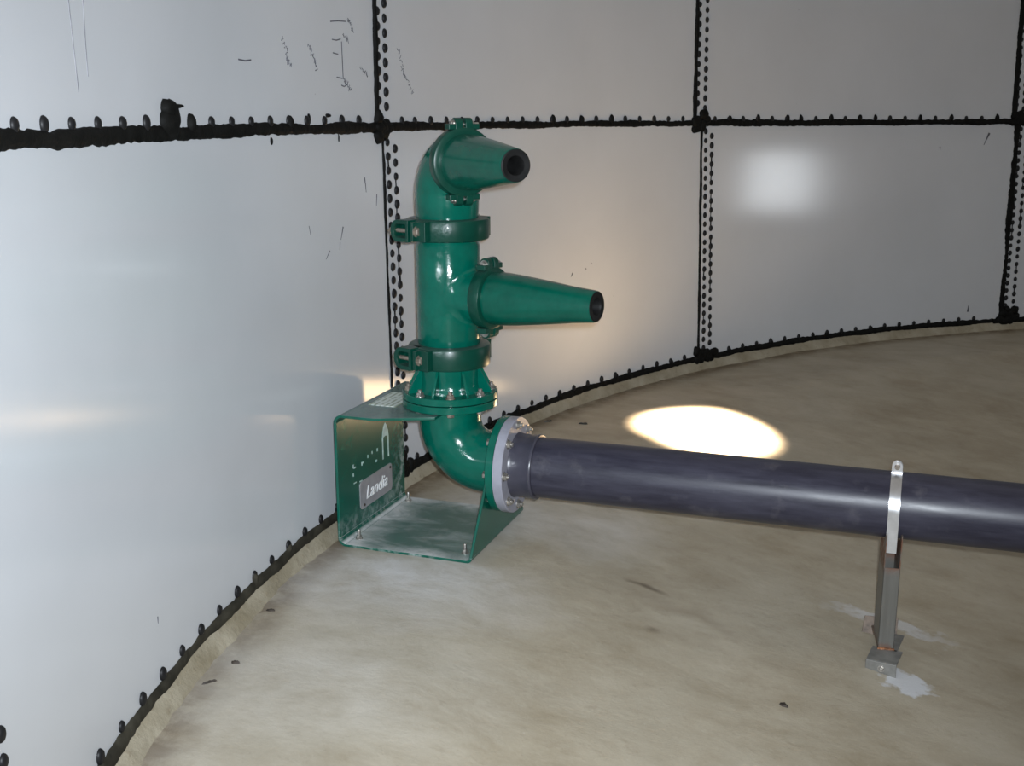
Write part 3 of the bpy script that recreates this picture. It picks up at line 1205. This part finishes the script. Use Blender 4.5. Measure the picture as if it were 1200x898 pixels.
# square tube: front wall cut short at the top, side walls reach up and cradle the pipe
prism(bm, [rv(-hw_, -dd, z0), rv(hw_, -dd, z0), rv(hw_, -dd + tt, z0), rv(-hw_, -dd + tt, z0)], (0, 0, zc - z0))
prism(bm, [rv(-hw_, dd - tt, z0), rv(hw_, dd - tt, z0), rv(hw_, dd, z0), rv(-hw_, dd, z0)], (0, 0, .372 - z0))
for s in (-1, 1):
    pr = [(-dd, z0), (dd, z0), (dd, .372), (.045, .378), (.02, .384), (-.01, .395), (-.035, .412), (-.046, .425), (-dd, .425)]
    prism(bm, [rv(s * hw_ - (tt if s > 0 else 0), y, z) for y, z in pr], rv(tt, 0, 0))
link('post', bm, M['post'], sup, 35, .0006)
# hat-shaped foot plate, rear lug plate
bm = NB()
box(bm, rf(-.002, -.105, .042), .092, .10, .006, rotf @ Vector((1, 0, 0)), rotf @ Vector((0, 1, 0)))
box(bm, rf(-.002, -.158, .0175), .092, .006, .055, rotf @ Vector((1, 0, 0)), rotf @ Vector((0, 1, 0)))
box(bm, rf(-.002, 0, .042), .060, .13, .006, rotf @ Vector((1, 0, 0)), rotf @ Vector((0, 1, 0)))
ft = link('foot_plate', bm, M['foot'], sup, 35, .0015)
bm = NB()
hexbolt(bm, rf(.0, -.161, .024), rotf @ Vector((0, -1, 0)), .0085, .009, .006)
link('anchor_bolt', bm, M['steel'], ft, 35)
rot2 = Matrix.Rotation(math.radians(6), 3, 'Z')
bm = NB()
prism(bm, [rot2 @ Vector(p) for p in ((-.062, .10, -.002), (.050, .10, -.002), (.056, .135, .066), (-.050, .135, .066))], rot2 @ Vector((0, .006, -.003)))
box(bm, rv(0, .085, .040), .05, .06, .006, rv(1, 0, 0), rv(0, 1, 0))
link('rear_foot_plate', bm, M['rustplate'], sup, 35, .001)
bm = NB()
rd = random.Random(4)
for k in range(9):
    x = -.022 + .0055 * k
    lathe(bm, [(.0055 * rd.uniform(.7, 1.2), -.001), (.004, .004), (0, .006)], rv(x, -dd - .002, .0445), (0, -.3, 1), 8)
link('weld_bead', bm, M['weld'], sup, 60)


# strap: two half bands with a bolted tab on top
def band(bm, pts, w):
    prev = None
    t_ = .003
    K = len(pts)
    for k, (y, z) in enumerate(pts):
        y0, z0_ = pts[max(k - 1, 0)]
        y1, z1 = pts[min(k + 1, K - 1)]
        L = math.hypot(y1 - y0, z1 - z0_) or 1
        ny, nz = -(z1 - z0_) / L, (y1 - y0) / L
        row = [bm.verts.new((x, y + ny * o, z + nz * o)) for x, o in ((-w / 2, 0), (w / 2, 0), (w / 2, t_), (-w / 2, t_))]
        if prev:
            for i in range(4):
                bm.faces.new((prev[i], prev[(i + 1) % 4], row[(i + 1) % 4], row[i]))
        else:
            bm.faces.new(row)
        prev = row
    bm.faces.new(prev[::-1])


rp = .1065
front = [(PC.y - rp, .362), (PC.y - rp, .38), (PC.y - rp, .40)] + [(PC.y - rp * math.cos(t), PC.z + rp * math.sin(t)) for t in [PI / 2 * .965 * k / 24 for k in range(-6, 25)]]
front = [p for i, p in enumerate(front) if not (3 <= i < 9)]
last = front[-1]
front += [(PC.y - .006, last[1] + .002), (PC.y - .005, last[1] + .012), (PC.y - .005, last[1] + .017)]
bm = NB()
band(bm, front[::-1], .033)
strap = link('front_strap', bm, M['strap'], sup, 40)
bm = NB()
back = [(PC.y + rp * math.cos(t), PC.z + rp * math.sin(t)) for t in [-PI / 2 * .75 + (PI / 2 * 1.715) * k / 34 for k in range(35)]]
lb = back[-1]
back += [(PC.y + .006, lb[1] + .002), (PC.y + .005, lb[1] + .012), (PC.y + .005, lb[1] + .017)]
band(bm, back, .033)
link('rear_strap', bm, M['strap'], sup, 40)
bm = NB()
zt0 = PC.z + rp + .010
tab = [(-.0165, zt0 - .006), (.0165, zt0 - .006)] + [(.0165 * math.cos(a), zt0 + .011 + .0165 * math.sin(a)) for a in [PI * k / 12 for k in range(13)]]
prism(bm, [(x, PC.y - .0085, z) for x, z in tab], (0, .004, 0))
prism(bm, [(x, PC.y + .0045, z) for x, z in tab], (0, .004, 0))
tb = link('strap_tab', bm, M['strap'], sup, 40, .0006)
bm = NB()
lathe(bm, [(0, -.020), (.0075, -.020), (.0085, -.014), (.0085, -.0085), (.005, -.0085), (.005, .016), (0, .016)], (0, PC.y, zt0 + .011), (0, 1, 0), 16)
link('strap_bolt', bm, M['dullsteel'], tb, 35)

# ------------------------------------------------------------------ debris on the floor
def chip(x, y, L, w, rz, label, mat, seed):
    rd = random.Random(seed)
    p = Vector((x, y, floor_z(math.hypot(x, y))))
    bm = NB()
    n = 12
    lo, hi = [], []
    for k in range(n):
        a = 2 * PI * k / n
        f = rd.uniform(.7, 1.15)
        lo.append(bm.verts.new((L / 2 * math.cos(a) * f, w / 2 * math.sin(a) * f, -.0005)))
        hi.append(bm.verts.new((L / 2 * math.cos(a) * f * .8, w / 2 * math.sin(a) * f * .8, rd.uniform(.003, .007))))
    c = bm.verts.new((0, 0, .006))
    for k in range(n):
        j = (k + 1) % n
        bm.faces.new((lo[k], lo[j], hi[j], hi[k]))
        bm.faces.new((hi[k], hi[j], c))
    bm.faces.new(lo[::-1])
    o = link('debris_chip', bm, mat, None, 50)
    o.location = p
    o.rotation_euler = (0, 0, rz)
    o['label'] = label
    o['category'] = 'debris'
    o['group'] = 'scraps lying on the floor'
    return o


chip(3.244, 4.95, .030, .011, TH + .3, 'small brown chip on the floor nearest below the bracket\'s left corner', M['chip'], 1)
chip(2.941, 5.103, .026, .014, TH + .1, 'brown flat flake on the floor near the left wall fillet, middle of three', M['chip'], 2)
chip(2.854, 5.184, .044, .008, TH + .9, 'thin dark twig-like scrap on the floor closest to the left bottom corner', M['chip'], 3)
chip(2.385, 3.662, .034, .020, TH - .3, 'dark brown chip on open floor at the lower right, left of the post foot', M['chip'], 4)
chip(4.817, 3.124, .050, .022, TH + .2, 'black sealant scrap on the floor just behind the pipe flange', M['blackchip'], 5)
chip(4.925, 3.265, .045, .018, TH + .8, 'black sealant scrap tucked against the fillet behind the flange', M['blackchip'], 6)

# ------------------------------------------------------------------ camera
cam = bpy.data.cameras.new('camera')
co = bpy.data.objects.new('camera', cam)
COL.objects.link(co)
C = Vector((0, 5.467869, 1.483565))
yaw, pitch, roll = 1.958209, .2340536, -.0021177
fw = Vector((math.sin(yaw) * math.cos(pitch), math.cos(yaw) * math.cos(pitch), -math.sin(pitch)))
rt = Vector((math.cos(yaw), -math.sin(yaw), 0))
up = rt.cross(fw)
r2 = rt * math.cos(roll) + up * math.sin(roll)
u2 = -rt * math.sin(roll) + up * math.cos(roll)
co.matrix_world = Matrix(((r2.x, u2.x, -fw.x, C.x), (r2.y, u2.y, -fw.y, C.y), (r2.z, u2.z, -fw.z, C.z), (0, 0, 0, 1)))
cam.sensor_fit = 'HORIZONTAL'
cam.sensor_width = 36
cam.lens = 1313.1645 / 1200 * 36
cam.clip_start = .05
S.camera = co


# ------------------------------------------------------------------ light
def aim(o, p, target):
    o.location = p
    o.rotation_mode = 'QUATERNION'
    o.rotation_quaternion = (Vector(target) - Vector(p)).to_track_quat('-Z', 'Y')


def lamp(name, typ, energy, col, p, target, **kw):
    l = bpy.data.lights.new(name, typ)
    l.energy = energy
    l.color = col
    for k, v in kw.items():
        setattr(l, k, v)
    o = bpy.data.objects.new(name, l)
    COL.objects.link(o)
    aim(o, p, target)
    return o


# camera flash
fp = C + r2 * .045 + u2 * .05 + fw * .03
lamp('camera_flash', 'SPOT', 660, (.85, .925, 1.0), fp, fp + fw - r2 * .06, spot_size=math.radians(95), spot_blend=1.0, shadow_soft_size=.018)
# warm work lamp whose beam falls on the floor behind the pipe
lt = G(.62, 1.75, 0)
lamp('work_lamp', 'SPOT', 27000, (1.0, .78, .56), G(.80, 2.0, 3.9), lt, spot_size=math.radians(11.2), spot_blend=.75, shadow_soft_size=.05)
# daylight through the manhole in the opposite wall
mh = Vector((2.26, -5.42, .67))
lamp('manhole_daylight', 'AREA', 22, (.90, .95, 1.0), mh, mh + Vector((.434, .90, .05)), shape='RECTANGLE', size=1.05, size_y=.72)
w = bpy.data.worlds.new('sky')
S.world = w
w.use_nodes = True
bg = w.node_tree.nodes['Background']
bg.inputs['Color'].default_value = (1.0, .93, .84, 1)
bg.inputs['Strength'].default_value = .33

S.view_settings.view_transform = 'Standard'
S.view_settings.look = 'None'
S.view_settings.gamma = 1
S.view_settings.use_curve_mapping = False
S.view_settings.exposure = 0.0
S.cycles.max_bounces = 8
